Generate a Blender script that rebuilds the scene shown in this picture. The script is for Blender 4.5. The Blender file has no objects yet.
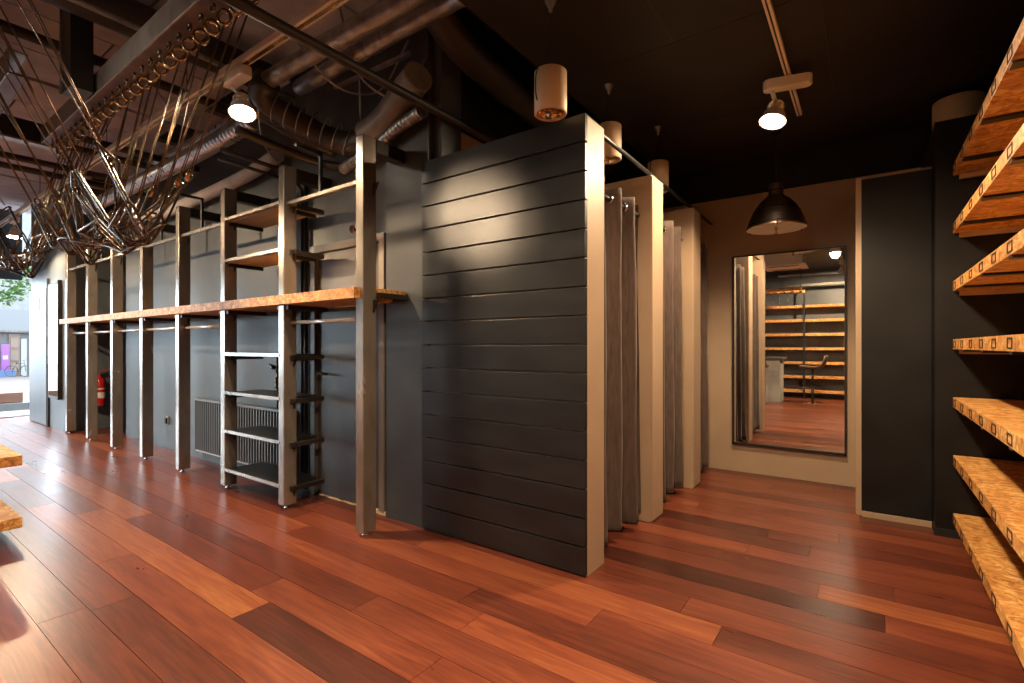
import bpy, bmesh, math, random
from mathutils import Vector, Matrix
random.seed(7)
SC = bpy.context.scene
COL = SC.collection
R = math.radians
# ------------------------------------------------------------------ camera
cam_d = bpy.data.cameras.new('camera'); cam = bpy.data.objects.new('camera', cam_d); COL.objects.link(cam)
cam.location = (0, 0, 1.25); cam.rotation_euler = (R(90), 0, R(35.6))
cam_d.sensor_width = 36; cam_d.lens = 17.44; cam_d.shift_y = 0.0044; cam_d.clip_start = 0.02
SC.camera = cam
# ------------------------------------------------------------------ world, exposure
W = bpy.data.worlds.new('world'); SC.world = W; W.use_nodes = True
bgn = W.node_tree.nodes['Background']
bgn.inputs[0].default_value = (0.74, 0.87, 1.0, 1); bgn.inputs[1].default_value = 11.5
vs = SC.view_settings
vs.view_transform = 'Standard'; vs.look = 'None'; vs.gamma = 1; vs.use_curve_mapping = False
vs.exposure = 0.6
SC.cycles.max_bounces = 10; SC.cycles.diffuse_bounces = 5; SC.cycles.glossy_bounces = 5
SC.cycles.transparent_max_bounces = 12
SC.cycles.use_denoising = True
SC.cycles.sample_clamp_indirect = 8
WARM = (1.0, 0.72, 0.44)
LAMP_W = 2.9
# daylight portal in the shop front opening (guides sky light only)
pd = bpy.data.lights.new('shopfront_portal', 'AREA'); pd.shape = 'RECTANGLE'; pd.size = 5.4; pd.size_y = 2.4
pd.cycles.is_portal = True
po = bpy.data.objects.new('shopfront_portal', pd); COL.objects.link(po)
po.location = (-12.35, -0.67, 1.2); po.rotation_euler = (R(90), 0, R(-90))

# ------------------------------------------------------------------ mesh helpers
def V(*a): return Vector(a)
class MB:
    def __init__(s): s.v = []; s.f = []; s.sm = []
    def add(s, vs_, fs, smooth=False):
        b = len(s.v); s.v += [Vector(p) for p in vs_]
        for f in fs: s.f.append([b + i for i in f]); s.sm.append(smooth)
        return s
    def box(s, x0, x1, y0, y1, z0, z1):
        p = [(x0,y0,z0),(x1,y0,z0),(x1,y1,z0),(x0,y1,z0),(x0,y0,z1),(x1,y0,z1),(x1,y1,z1),(x0,y1,z1)]
        return s.add(p, [(0,3,2,1),(4,5,6,7),(0,1,5,4),(1,2,6,5),(2,3,7,6),(3,0,4,7)])
    def bar(s, a, b, w, h, up=(0,0,1)):
        a = Vector(a); b = Vector(b); d = (b - a).normalized(); u = Vector(up)
        if abs(d.dot(u)) > .98: u = Vector((0,1,0))
        x = d.cross(u).normalized(); y = x.cross(d).normalized()
        p = []
        for c in (a, b):
            for i, j in ((-1,-1),(1,-1),(1,1),(-1,1)): p.append(c + x*i*w/2 + y*j*h/2)
        return s.add(p, [(0,3,2,1),(4,5,6,7),(0,1,5,4),(1,2,6,5),(2,3,7,6),(3,0,4,7)])
    def tube(s, path, r, n=10, closed=False, caps=True):
        P = [Vector(p) for p in path]; m = len(P)
        rr = r if isinstance(r, (list, tuple)) else [r]*m
        up = None; rings = []
        for i in range(m):
            if closed: t = (P[(i+1) % m] - P[i-1]).normalized()
            else: t = (P[min(i+1, m-1)] - P[max(i-1, 0)]).normalized()
            if up is None:
                up = Vector((0,0,1)) if abs(t.z) < .9 else Vector((1,0,0))
            x = up - t*up.dot(t)
            if x.length < 1e-6: x = t.orthogonal()
            x.normalize(); up = x; y = t.cross(x)
            rings.append([P[i] + (x*math.cos(a) + y*math.sin(a))*rr[i] for a in [2*math.pi*k/n for k in range(n)]])
        vs_ = [p for q in rings for p in q]; fs = []
        for i in range(m if closed else m-1):
            j = (i+1) % m
            for k in range(n): fs.append((i*n+k, i*n+(k+1) % n, j*n+(k+1) % n, j*n+k))
        b = len(s.v); s.add(vs_, fs, True)
        if caps and not closed:
            s.f.append([b+k for k in range(n)][::-1]); s.sm.append(False)
            s.f.append([b+(m-1)*n+k for k in range(n)]); s.sm.append(False)
        return s
    def lathe(s, prof, c, axis=(0,0,1), n=28):
        c = Vector(c); ax = Vector(axis).normalized(); x = ax.orthogonal().normalized(); y = ax.cross(x)
        vs_ = []; fs = []; m = len(prof)
        for r, h in prof:
            for k in range(n):
                a = 2*math.pi*k/n; vs_.append(c + ax*h + (x*math.cos(a)+y*math.sin(a))*max(r, 1e-5))
        for i in range(m-1):
            for k in range(n): fs.append((i*n+k, i*n+(k+1) % n, (i+1)*n+(k+1) % n, (i+1)*n+k))
        return s.add(vs_, fs, True)
    def prism(s, pts, off):
        n = len(pts); o = Vector(off); P = [Vector(p) for p in pts]
        fs = [list(range(n))[::-1], list(range(n, 2*n))]
        for i in range(n): fs.append([i, (i+1) % n, n+(i+1) % n, n+i])
        return s.add(P + [p+o for p in P], fs)
    def build(s, name, mat, parent=None, bevel=0, seg=2, attr=None):
        xs = [p.x for p in s.v]; ys = [p.y for p in s.v]; zs = [p.z for p in s.v]
        o0 = Vector(((min(xs)+max(xs))/2, (min(ys)+max(ys))/2, min(zs)))
        me = bpy.data.meshes.new(name)
        me.from_pydata([p - o0 for p in s.v], [], s.f)
        me.polygons.foreach_set('use_smooth', s.sm)
        bm = bmesh.new(); bm.from_mesh(me); bmesh.ops.recalc_face_normals(bm, faces=bm.faces); bm.to_mesh(me); bm.free()
        me.materials.append(mat)
        if attr is not None:
            at = me.attributes.new('rnd', 'FLOAT', 'POINT'); at.data.foreach_set('value', [attr]*len(me.vertices))
        o = bpy.data.objects.new(name, me); COL.objects.link(o); o.location = o0
        if parent is not None: setp(o, parent)
        if bevel:
            md = o.modifiers.new('bevel', 'BEVEL'); md.width = bevel; md.segments = seg; md.limit_method = 'ANGLE'; md.angle_limit = R(40)
        return o
def world_loc(o):
    p = Vector((0,0,0))
    while o is not None: p += o.location + (o.matrix_parent_inverse.translation if o.parent else Vector((0,0,0))); o = o.parent
    return p
def setp(o, parent):
    w = world_loc(parent); o.parent = parent; o.matrix_parent_inverse = Matrix.Translation(-w)
def tag(o, label, cat=None, group=None, kind=None):
    o['label'] = label
    if cat: o['category'] = cat
    if group: o['group'] = group
    if kind: o['kind'] = kind
    return o
def thing(name, loc, label, cat, group=None):
    o = bpy.data.objects.new(name, None); COL.objects.link(o); o.location = loc; o.empty_display_size = .1
    return tag(o, label, cat, group)
def struct(o, label=None, cat=None):
    o['kind'] = 'structure'
    if label: o['label'] = label
    if cat: o['category'] = cat
    return o
def copy_tree(o, delta, parent=None):
    c = o.copy(); COL.objects.link(c)
    if parent is None: c.location = o.location + Vector(delta)
    else: c.parent = parent
    for ch in o.children: copy_tree(ch, delta, c)
    return c
def B(x0, x1, y0, y1, z0, z1): return MB().box(x0, x1, y0, y1, z0, z1)
def arc(c, r, a0, a1, n, ax1, ax2):
    c = Vector(c); ax1 = Vector(ax1); ax2 = Vector(ax2)
    return [c + ax1*r*math.cos(R(a0+(a1-a0)*i/n)) + ax2*r*math.sin(R(a0+(a1-a0)*i/n)) for i in range(n+1)]
def smooth_path(pts, n=8):
    P = [Vector(p) for p in pts]; Q = [P[0]*2-P[1]] + P + [P[-1]*2-P[-2]]; out = []
    for i in range(1, len(Q)-2):
        for k in range(n):
            t = k/n; a, b, c, d = Q[i-1], Q[i], Q[i+1], Q[i+2]
            out.append(.5*((2*b)+(c-a)*t+(2*a-5*b+4*c-d)*t*t+(3*b-a-3*c+d)*t**3))
    return out + [P[-1]]
def resample(P, n):
    L = [0]
    for i in range(1, len(P)): L.append(L[-1] + (P[i]-P[i-1]).length)
    out = []; j = 0
    for k in range(n):
        d = L[-1]*k/(n-1)
        while j < len(L)-2 and L[j+1] < d: j += 1
        t = (d-L[j])/max(L[j+1]-L[j], 1e-9); out.append(P[j].lerp(P[j+1], min(t, 1)))
    return out

# ------------------------------------------------------------------ materials
def mat(name, col, rough=.5, metal=0.0, spec=.5, emit=None, es=0, sheen=0):
    m = bpy.data.materials.new(name); m.use_nodes = True
    b = m.node_tree.nodes['Principled BSDF']
    b.inputs['Base Color'].default_value = (*col, 1); b.inputs['Roughness'].default_value = rough
    b.inputs['Metallic'].default_value = metal; b.inputs['Specular IOR Level'].default_value = spec
    if emit: b.inputs['Emission Color'].default_value = (*emit, 1); b.inputs['Emission Strength'].default_value = es
    if sheen: b.inputs['Sheen Weight'].default_value = sheen
    return m
def nodes(m): return m.node_tree.nodes, m.node_tree.links, m.node_tree.nodes['Principled BSDF']
def mottle(m, c1, c2, scale=(2,2,2), detail=6, lo=.3, hi=.7, bump=0, rvar=None, dist=0, src='Object', nscale=1.0):
    N, L, b = nodes(m)
    tc = N.new('ShaderNodeTexCoord'); mp = N.new('ShaderNodeMapping'); mp.inputs['Scale'].default_value = scale
    if src == 'Position':
        g = N.new('ShaderNodeNewGeometry'); L.new(g.outputs['Position'], mp.inputs[0])
    else: L.new(tc.outputs[src], mp.inputs[0])
    n = N.new('ShaderNodeTexNoise'); n.inputs['Scale'].default_value = nscale; n.inputs['Detail'].default_value = detail
    n.inputs['Distortion'].default_value = dist
    L.new(mp.outputs[0], n.inputs['Vector'])
    r = N.new('ShaderNodeValToRGB'); r.color_ramp.elements[0].position = lo; r.color_ramp.elements[1].position = hi
    r.color_ramp.elements[0].color = (*c1, 1); r.color_ramp.elements[1].color = (*c2, 1)
    L.new(n.outputs['Fac'], r.inputs[0]); L.new(r.outputs[0], b.inputs['Base Color'])
    if bump:
        bp = N.new('ShaderNodeBump'); bp.inputs['Strength'].default_value = bump; bp.inputs['Distance'].default_value = .01
        L.new(n.outputs['Fac'], bp.inputs['Height']); L.new(bp.outputs[0], b.inputs['Normal'])
    if rvar:
        mr = N.new('ShaderNodeMapRange'); mr.inputs[3].default_value = rvar[0]; mr.inputs[4].default_value = rvar[1]
        L.new(n.outputs['Fac'], mr.inputs[0]); L.new(mr.outputs[0], b.inputs['Roughness'])
    return m
M = {}
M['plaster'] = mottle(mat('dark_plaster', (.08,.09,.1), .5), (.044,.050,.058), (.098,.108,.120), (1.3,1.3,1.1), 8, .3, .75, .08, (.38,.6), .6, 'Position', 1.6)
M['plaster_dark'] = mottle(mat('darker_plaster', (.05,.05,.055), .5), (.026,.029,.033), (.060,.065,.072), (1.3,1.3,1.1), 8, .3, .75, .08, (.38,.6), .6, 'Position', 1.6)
M['black_wall'] = mottle(mat('black_wall', (.02,.02,.022), .45, 0, .3), (.006,.006,.0065), (.014,.014,.0155), (2,2,2), 8, .3, .8, .03, (.38,.6), .4, 'Position', 1.5)
M['black_ceiling'] = mottle(mat('black_ceiling', (.02,.02,.02), .6), (.009,.007,.006), (.020,.016,.0135), (1,1,1), 8, .3, .8, .05, None, 0, 'Position')
M['raw_ceiling'] = mottle(mat('raw_ceiling', (.2,.16,.16), .8), (.36,.32,.33), (.56,.51,.52), (2,2,2), 8, .3, .75, .15, None, .4, 'Position', 2)
M['slot'] = mat('slot_black', (.01,.009,.009), .9)
M['beige'] = mottle(mat('beige_paint', (.5,.4,.3), .5), (.41,.295,.20), (.46,.335,.23), (1,1,1), 5, .3, .7, .02, None, 0, 'Position', 3)
M['brown_wall'] = mottle(mat('brown_wall', (.3,.2,.13), .55), (.34,.235,.155), (.39,.275,.185), (1,1,1), 5, .3, .7, .02, None, 0, 'Position', 3)
M['panel'] = mottle(mat('satin_black_board', (.02,.02,.022), .38), (.011,.011,.012), (.022,.0215,.022), (1.2,1.2,6), 8, .3, .8, .03, (.30,.46), .5, 'Position', 1.5)
M['steel'] = mottle(mat('raw_steel', (.5,.47,.43), .35, .65), (.30,.26,.225), (.46,.41,.36), (3,3,1.2), 6, .3, .75, 0, (.17,.32), .4, 'Position', 3)
M['frame_steel'] = mottle(mat('frame_steel', (.5,.47,.43), .45, .5), (.22,.21,.20), (.40,.39,.38), (3,3,3), 6, .3, .75, 0, (.3,.5), .4, 'Position', 3)
M['rail'] = mat('satin_rail', (.70,.68,.65), .25, .4)
M['chrome'] = mat('chrome', (.78,.77,.75), .16, 1)
M['dark_steel'] = mottle(mat('dark_steel', (.05,.045,.04), .42, .6), (.03,.026,.023), (.07,.06,.055), (1,1,1), 5, .3, .7, 0, (.3,.5), 0, 'Position', 3)
M['black_metal'] = mat('black_metal', (.015,.015,.016), .4)
M['pipe_brown'] = mottle(mat('painted_pipe', (.06,.045,.04), .5), (.016,.012,.010), (.036,.027,.023), (1,1,1), 5, .3, .7, .05, None, 0, 'Position', 4)
M['duct_grey'] = mottle(mat('duct_foil', (.16,.14,.13), .35, .7), (.19,.19,.195), (.44,.44,.45), (8,8,8), 6, .3, .75, 1.0, (.25,.5), .5, 'Position', 1.5)
M['duct_silver'] = mottle(mat('duct_silver', (.5,.5,.52), .3, .9), (.36,.35,.35), (.62,.62,.64), (6,6,6), 5, .3, .7, .25, (.2,.4), .3, 'Position', 1.5)
M['bag'] = mottle(mat('insulation_wrap', (.2,.18,.17), .5), (.13,.115,.11), (.22,.20,.19), (4,4,4), 5, .3, .7, .4, None, .6, 'Position', 1.5)
M['brass_cable'] = mottle(mat('bronze_cable', (.2,.14,.09), .3, .9), (.13,.085,.05), (.26,.175,.10), (1,1,1), 3, .3, .7, 0, (.22,.4), 0, 'Position', 12)
M['gold'] = mottle(mat('bronze_ring', (.5,.35,.18), .25, 1), (.42,.28,.14), (.75,.55,.30), (1,1,1), 3, .3, .7, 0, (.18,.32), 0, 'Position', 9)
M['rod_metal'] = mottle(mat('dark_bronze_link', (.15,.12,.10), .25, 1), (.11,.085,.066), (.24,.19,.15), (1,1,1), 3, .3, .7, 0, (.18,.32), 0, 'Position', 12)
M['track_white'] = mat('track_white', (.78,.72,.64), .4)
M['lamp_white'] = mat('lamp_white', (.72,.67,.60), .35)
M['lamp_emit'] = mat('lamp_face', (1,1,1), .5, 0, .5, (1.0,.86,.66), 60)
M['lamp_beige'] = mat('lamp_beige', (.66,.49,.32), .5)
M['lamp_chrome'] = mat('lamp_inner', (.75,.62,.5), .15, 1)
M['brushed'] = mottle(mat('brushed_bronze', (.3,.23,.18), .28, 1), (.42,.33,.26), (.62,.51,.41), (1,1,40), 3, .3, .7, 0, (.22,.36), 0, 'Object', 1)
M['shade_in'] = mat('shade_inside', (.85,.80,.72), .5)
M['curtain'] = mottle(mat('curtain_fabric', (.1,.08,.07), .9, 0, .2, sheen=.3), (.072,.048,.038), (.120,.083,.068), (60,60,8), 4, .3, .7, .2, None, 0, 'Position')
M['mirror'] = mat('mirror_glass', (.93,.94,.93), .01, 1)
M['red'] = mat('red_paint', (.50,.012,.018), .3)
M['dull_red'] = mat('dull_red', (.14,.02,.02), .5)
M['rust'] = mottle(mat('rusty_steel', (.12,.08,.07), .5, .4), (.08,.05,.043), (.19,.13,.115), (1,1,1), 6, .3, .7, .05, None, .5, 'Position', 6)
M['white'] = mat('white_paint', (.75,.74,.72), .4)
M['rubber'] = mat('black_rubber', (.012,.012,.012), .6)
M['rad'] = mat('radiator_grey', (.14,.145,.15), .4)
M['plywood'] = mottle(mat('plywood', (.5,.35,.2), .6), (.46,.32,.19), (.60,.44,.28), (1.5,14,1), 5, .3, .7, 0, None, .3, 'Object', 1.5)
M['concrete'] = mottle(mat('concrete', (.3,.29,.27), .7), (.25,.24,.22), (.38,.36,.33), (2,2,2), 6, .3, .7, .1, None, 0, 'Position', 1.5)
M['leather'] = mat('brown_leather', (.09,.055,.035), .45)
M['brass'] = mat('valve_brass', (.22,.15,.08), .35, .9)
M['door_grey'] = mottle(mat('grey_door', (.06,.055,.05), .42), (.055,.052,.050), (.095,.088,.082), (3,3,.8), 6, .3, .7, .02, (.35,.5), .4, 'Position', 1.5)
M['jamb'] = mottle(mat('taupe_frame', (.16,.13,.1), .5), (.13,.11,.09), (.19,.16,.13), (3,3,1), 5, .3, .7, 0, None, .4, 'Position', 2)
M['cream_strip'] = mat('plaster_cream', (.55,.42,.27), .8)
M['bluegrey'] = mottle(mat('bluegrey_plaster', (.25,.28,.3), .5), (.06,.074,.088), (.13,.15,.168), (2,2,1.2), 8, .25, .75, .06, (.35,.55), .6, 'Position', 1.6)
M['leaf'] = mottle(mat('leaf_green', (.1,.3,.05), .5), (.009,.042,.004), (.042,.09,.012), (1,1,1), 3, .3, .7, 0, None, 0, 'Position', 4)
M['bark'] = mat('bark', (.08,.055,.04), .8)
M['paving'] = mottle(mat('pink_paving', (.32,.22,.19), .8), (.036,.026,.022), (.06,.044,.038), (1,1,1), 8, .3, .7, .1, None, 0, 'Position', 2)
M['stone'] = mottle(mat('light_stone', (.45,.45,.44), .7), (.055,.055,.055), (.085,.085,.083), (1,1,1), 6, .3, .7, .05, None, 0, 'Position', 4)
M['facade'] = mat('facade_grey', (.060,.062,.065), .7)
M['facade_dark'] = mat('facade_dark', (.016,.014,.014), .5)
M['wood_door'] = mottle(mat('brown_door', (.18,.09,.05), .5), (.035,.016,.009), (.06,.03,.017), (1,6,.6), 4, .3, .7, 0, None, 0, 'Position', 3)
M['timber'] = mottle(mat('orange_timber', (.1,.04,.015), .6), (.06,.018,.005), (.10,.034,.011), (8,1,8), 4, .3, .7, 0, None, .3, 'Position', 2)
M['white_far'] = mat('far_white', (.11,.11,.11), .5)
M['purple'] = mat('purple_sign', (.07,.008,.09), .4)
M['blue'] = mat('blue_paint', (.012,.03,.08), .5)

def osb(name, dark=1.0):
    m = mat(name, (.5,.28,.1), .55); N, L, b = nodes(m)
    g = N.new('ShaderNodeNewGeometry')
    wn = N.new('ShaderNodeTexNoise'); wn.inputs['Scale'].default_value = 7; wn.inputs['Detail'].default_value = 2; L.new(g.outputs['Position'], wn.inputs['Vector'])
    wp = N.new('ShaderNodeVectorMath'); wp.operation = 'MULTIPLY_ADD'; L.new(wn.outputs['Color'], wp.inputs[0]); wp.inputs[1].default_value = (.16,.16,.16); L.new(g.outputs['Position'], wp.inputs[2])
    def layer(rot, sc, seed):
        mp = N.new('ShaderNodeMapping'); mp.inputs['Rotation'].default_value = rot; mp.inputs['Scale'].default_value = sc
        mp.inputs['Location'].default_value = (seed, seed*.7, seed*.3)
        L.new(wp.outputs[0], mp.inputs[0])
        v = N.new('ShaderNodeTexVoronoi'); v.inputs['Scale'].default_value = 1; v.inputs['Randomness'].default_value = 1
        L.new(mp.outputs[0], v.inputs['Vector'])
        s = N.new('ShaderNodeSeparateColor'); L.new(v.outputs['Color'], s.inputs[0]); return s.outputs[0]
    a = layer((.3,.2,.5), (12,58,50), 1.0); c = layer((.1,.4,-.7), (52,11,50), 7.0); e = layer((.2,-.3,.9), (16,64,45), 3.0)
    m1 = N.new('ShaderNodeMath'); m1.operation = 'ADD'; L.new(a, m1.inputs[0]); L.new(c, m1.inputs[1])
    m2 = N.new('ShaderNodeMath'); m2.operation = 'ADD'; L.new(m1.outputs[0], m2.inputs[0]); L.new(e, m2.inputs[1])
    nz = N.new('ShaderNodeTexNoise'); nz.inputs['Scale'].default_value = 5; L.new(g.outputs['Position'], nz.inputs['Vector'])
    m3 = N.new('ShaderNodeMath'); m3.operation = 'MULTIPLY_ADD'; m3.inputs[1].default_value = .9; L.new(nz.outputs['Fac'], m3.inputs[0]); L.new(m2.outputs[0], m3.inputs[2])
    mr = N.new('ShaderNodeMapRange'); mr.inputs[1].default_value = .9; mr.inputs[2].default_value = 3.0; L.new(m3.outputs[0], mr.inputs[0])
    r = N.new('ShaderNodeValToRGB'); E = r.color_ramp.elements
    E[0].position = 0; E[0].color = (.30*dark,.11*dark,.03*dark,1); E[1].position = 1; E[1].color = (.82,.55,.24,1)
    for p, q in ((.2,(.47,.19,.045)), (.5,(.62,.29,.075)), (.8,(.74,.41,.125))):
        el = E.new(p); el.color = (*q, 1)
    L.new(mr.outputs[0], r.inputs[0]); L.new(r.outputs[0], b.inputs['Base Color'])
    bp = N.new('ShaderNodeBump'); bp.inputs['Strength'].default_value = .12; bp.inputs['Distance'].default_value = .003
    L.new(m3.outputs[0], bp.inputs['Height']); L.new(bp.outputs[0], b.inputs['Normal'])
    return m
M['osb'] = osb('osb_board')

def plank_mat():
    m = mat('merbau_plank', (.2,.06,.03), .3); N, L, b = nodes(m)
    at = N.new('ShaderNodeAttribute'); at.attribute_name = 'rnd'
    g = N.new('ShaderNodeNewGeometry')
    off = N.new('ShaderNodeVectorMath'); off.operation = 'MULTIPLY_ADD'
    cx = N.new('ShaderNodeCombineXYZ')
    for i in range(3): L.new(at.outputs['Fac'], cx.inputs[i])
    L.new(cx.outputs[0], off.inputs[0]); off.inputs[1].default_value = (37, 91, 13); L.new(g.outputs['Position'], off.inputs[2])
    mp = N.new('ShaderNodeMapping'); mp.inputs['Scale'].default_value = (1.6, 26, 26); L.new(off.outputs[0], mp.inputs[0])
    n = N.new('ShaderNodeTexNoise'); n.inputs['Scale'].default_value = 1.6; n.inputs['Detail'].default_value = 7; n.inputs['Distortion'].default_value = 1.3
    L.new(mp.outputs[0], n.inputs['Vector'])
    mp2 = N.new('ShaderNodeMapping'); mp2.inputs['Scale'].default_value = (.9, 3.2, 3); L.new(off.outputs[0], mp2.inputs[0])
    n2 = N.new('ShaderNodeTexNoise'); n2.inputs['Scale'].default_value = 1.4; n2.inputs['Detail'].default_value = 3; L.new(mp2.outputs[0], n2.inputs['Vector'])
    a1 = N.new('ShaderNodeMath'); a1.operation = 'MULTIPLY_ADD'; a1.inputs[1].default_value = 1.15; L.new(n.outputs['Fac'], a1.inputs[0])
    L.new(at.outputs['Fac'], a1.inputs[2])
    a2 = N.new('ShaderNodeMath'); a2.operation = 'MULTIPLY_ADD'; a2.inputs[1].default_value = .55; L.new(n2.outputs['Fac'], a2.inputs[0]); L.new(a1.outputs[0], a2.inputs[2])
    mr = N.new('ShaderNodeMapRange'); mr.inputs[1].default_value = .62; mr.inputs[2].default_value = 2.05; L.new(a2.outputs[0], mr.inputs[0])
    r = N.new('ShaderNodeValToRGB'); E = r.color_ramp.elements
    E[0].position = 0; E[0].color = (.032,.010,.007,1); E[1].position = 1; E[1].color = (.36,.135,.040,1)
    for p, q in ((.3,(.080,.020,.012)), (.55,(.150,.036,.019)), (.78,(.235,.064,.028))):
        el = E.new(p); el.color = (*q, 1)
    L.new(mr.outputs[0], r.inputs[0]); L.new(r.outputs[0], b.inputs['Base Color'])
    rr = N.new('ShaderNodeMapRange'); rr.inputs[3].default_value = .22; rr.inputs[4].default_value = .40; L.new(n2.outputs['Fac'], rr.inputs[0]); L.new(rr.outputs[0], b.inputs['Roughness'])
    bp = N.new('ShaderNodeBump'); bp.inputs['Strength'].default_value = .06; bp.inputs['Distance'].default_value = .004
    L.new(n.outputs['Fac'], bp.inputs['Height']); L.new(bp.outputs[0], b.inputs['Normal'])
    return m
M['plank'] = plank_mat()
def glass_mat():
    m = bpy.data.materials.new('window_glass'); m.use_nodes = True; N = m.node_tree.nodes; L = m.node_tree.links; N.clear()
    o = N.new('ShaderNodeOutputMaterial'); mx = N.new('ShaderNodeMixShader'); t = N.new('ShaderNodeBsdfTransparent'); g = N.new('ShaderNodeBsdfGlossy')
    g.inputs['Roughness'].default_value = .01; t.inputs[0].default_value = (.93,.96,.95,1)
    f = N.new('ShaderNodeFresnel'); f.inputs[0].default_value = 1.45
    L.new(f.outputs[0], mx.inputs[0]); L.new(t.outputs[0], mx.inputs[1]); L.new(g.outputs[0], mx.inputs[2]); L.new(mx.outputs[0], o.inputs[0])
    return m
M['glass'] = glass_mat()

# ================================================================== THE SETTING
NW = 2.47           # plaster wall behind the shelving (plane y = NW)
MW = 5.34           # wall with the mirror
XE = 0.93           # wall behind the right hand shelves
XS = -12.2          # shop front plane
YS = -3.4           # wall opposite the mirror
CB = 3.08           # black ceiling height
CR = 3.62           # raw ceiling height
XB = -1.72          # edge between both ceilings
# floor with its planks
fl = struct(B(XS-.1, XE+.1, YS-.1, MW+.19, -.12, -.024).build('floor', M['slot']), 'red brown hardwood plank floor of the empty shop')
PW = .178; y = .034 - PW*20; row = 0
forced = {}
while y < MW+.1:
    y1 = min(y + PW, MW+.1)
    xa = XS if y < 2.62 else -2.5
    x = xa - random.uniform(0, 1.3)
    while x < XE:
        ln = random.choice((1.2, 1.5, 1.8, 2.1, 2.4)) + random.uniform(-.05, .05)
        x2 = x + ln
        u = random.random(); u = .25 + .55*u if random.random() < .75 else u
        if abs((y+y1)/2 - 1.19) < .05:
            if x < -4.77 < x2: x2 = -4.77
            elif abs(x + 4.77) < .01: x2 = -2.37; u = .95
            elif abs(x + 2.37) < .01: x2 = -.4; u = .12
        if abs((y+y1)/2 - 1.01) < .05:
            if x < -3.6 < x2: x2 = -3.6
            elif abs(x + 3.6) < .01: x2 = -1.2; u = .7
        a, b_ = max(x, xa), min(x2, XE)
        if b_ - a > .08:
            B(a+.001, b_-.001, y+.0012, y1-.0012, -.022, 0).build('plank', M['plank'], fl, attr=u)
        x = x2
    y = y + PW; row += 1

# walls
struct(B(-8.33, -2.36, NW, NW+.2, 0, CR+.14).build('wall_north', M['plaster']), 'dark blue grey plaster wall behind the shelving frame')
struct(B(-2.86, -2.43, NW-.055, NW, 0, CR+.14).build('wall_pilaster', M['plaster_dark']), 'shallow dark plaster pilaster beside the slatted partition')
struct(B(-9.45, -8.33, 2.62, 2.8, 0, CR+.14).build('wall_niche', M['black_wall']), 'black painted recess wall beyond the plaster wall')
struct(B(-11.45, -9.45, 2.08, 2.9, 0, CR+.14).build('wall_entrance', M['bluegrey']), 'blue grey plaster wall block beside the shop entrance')
struct(B(-2.56, -2.36, NW+.2, MW, 0, 2.78).build('wall_cabin', M['brown_wall']), 'brown beige back wall of the fitting cabins')
struct(B(-2.56, XE+.2, MW, MW+.2, -.1, 2.74).build('wall_east', M['beige']), 'beige wall carrying the tall mirror')
struct(B(-2.56, XE+.2, MW+.012, MW+.2, 2.74, CR+.14).build('wall_east_upper', M['black_wall']), 'black painted band above the mirror wall')
struct(B(-2.57, -2.37, NW+.2, MW, 2.78, CR+.14).build('wall_cabin_upper', M['black_wall']), 'black painted band above the cabin back wall')
struct(B(XE, XE+.2, YS-.2, MW, 0, CR+.14).build('wall_right', M['black_wall']), 'black wall behind the chipboard shelves')
struct(B(XS-.1, XE, YS-.2, YS, 0, CR+.14).build('wall_south', M['plaster']), 'grey plaster wall with long shelves opposite the mirror')
struct(B(.365, XE, 4.30, MW, 0, 2.73).build('wall_pier', M['black_wall']), 'black wall pier at the end of the chipboard shelves')
struct(B(.360, XE, 4.29, 4.30, 0, .05).build('baseboard_pier', M['rubber']), 'black skirting strip under the wall pier')
# black board partition beside the mirror
pt = struct(B(-.07, .364, 4.47, 4.62, 0, 2.49).build('wall_partition', M['beige'], None, .004), 'beige edged partition with black board beside the mirror')
B(-.034, .362, 4.452, 4.47, .045, 2.47).build('board', M['black_wall'], pt, .002)
B(-.03, .362, 4.447, 4.47, .0, .042).build('plinth', M['beige'], pt, .002)
# ceilings
struct(B(XB, XE+.2, YS, MW+.1, CB, CB+.12).build('ceiling', M['black_ceiling']), 'black painted low ceiling above the fitting cabins')
for (a, b_, c, d) in ((-1.70, .9, 1.02, 1.026), (-1.70, .9, 3.0, 3.006), (-1.70,.9,4.2,4.206), (-.95,-.944,1.03,2.99), (-.2,-.194,3.01,4.19)):
    B(a, b_, c, d, CB-.003, CB).build('trim_seam', M['pipe_brown'], bpy.data.objects['ceiling'])
struct(B(XB-.04, XB, YS, MW, CB, CR+.14).build('trim_ceiling', M['black_ceiling']), 'black edge where the low ceiling meets the raw ceiling')
rc = struct(B(XS-.1, XB, YS-.1, MW+.1, CR+.05, CR+.15).build('ceiling_raw', M['slot']), 'raw mauve grey panelled ceiling above the shelving')
xx = XB; i = 0
while xx > XS:
    w = .62; yy = 2.6 - (i % 2)*.35
    x0 = max(xx-w, XS)
    if i % 1 == 0:
        g = .012 if i % 3 else .07
        segs = []
        while yy > YS:
            l = random.choice((.9, 1.2, 1.5)); segs.append((max(yy-l, YS), yy)); yy -= l
        for (ya, yb) in segs:
            B(x0+g, xx-.006, ya+.008, yb-.008, CR, CR+.045).build('ceiling_panel', M['raw_ceiling'], rc)
    xx -= w; i += 1

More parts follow.
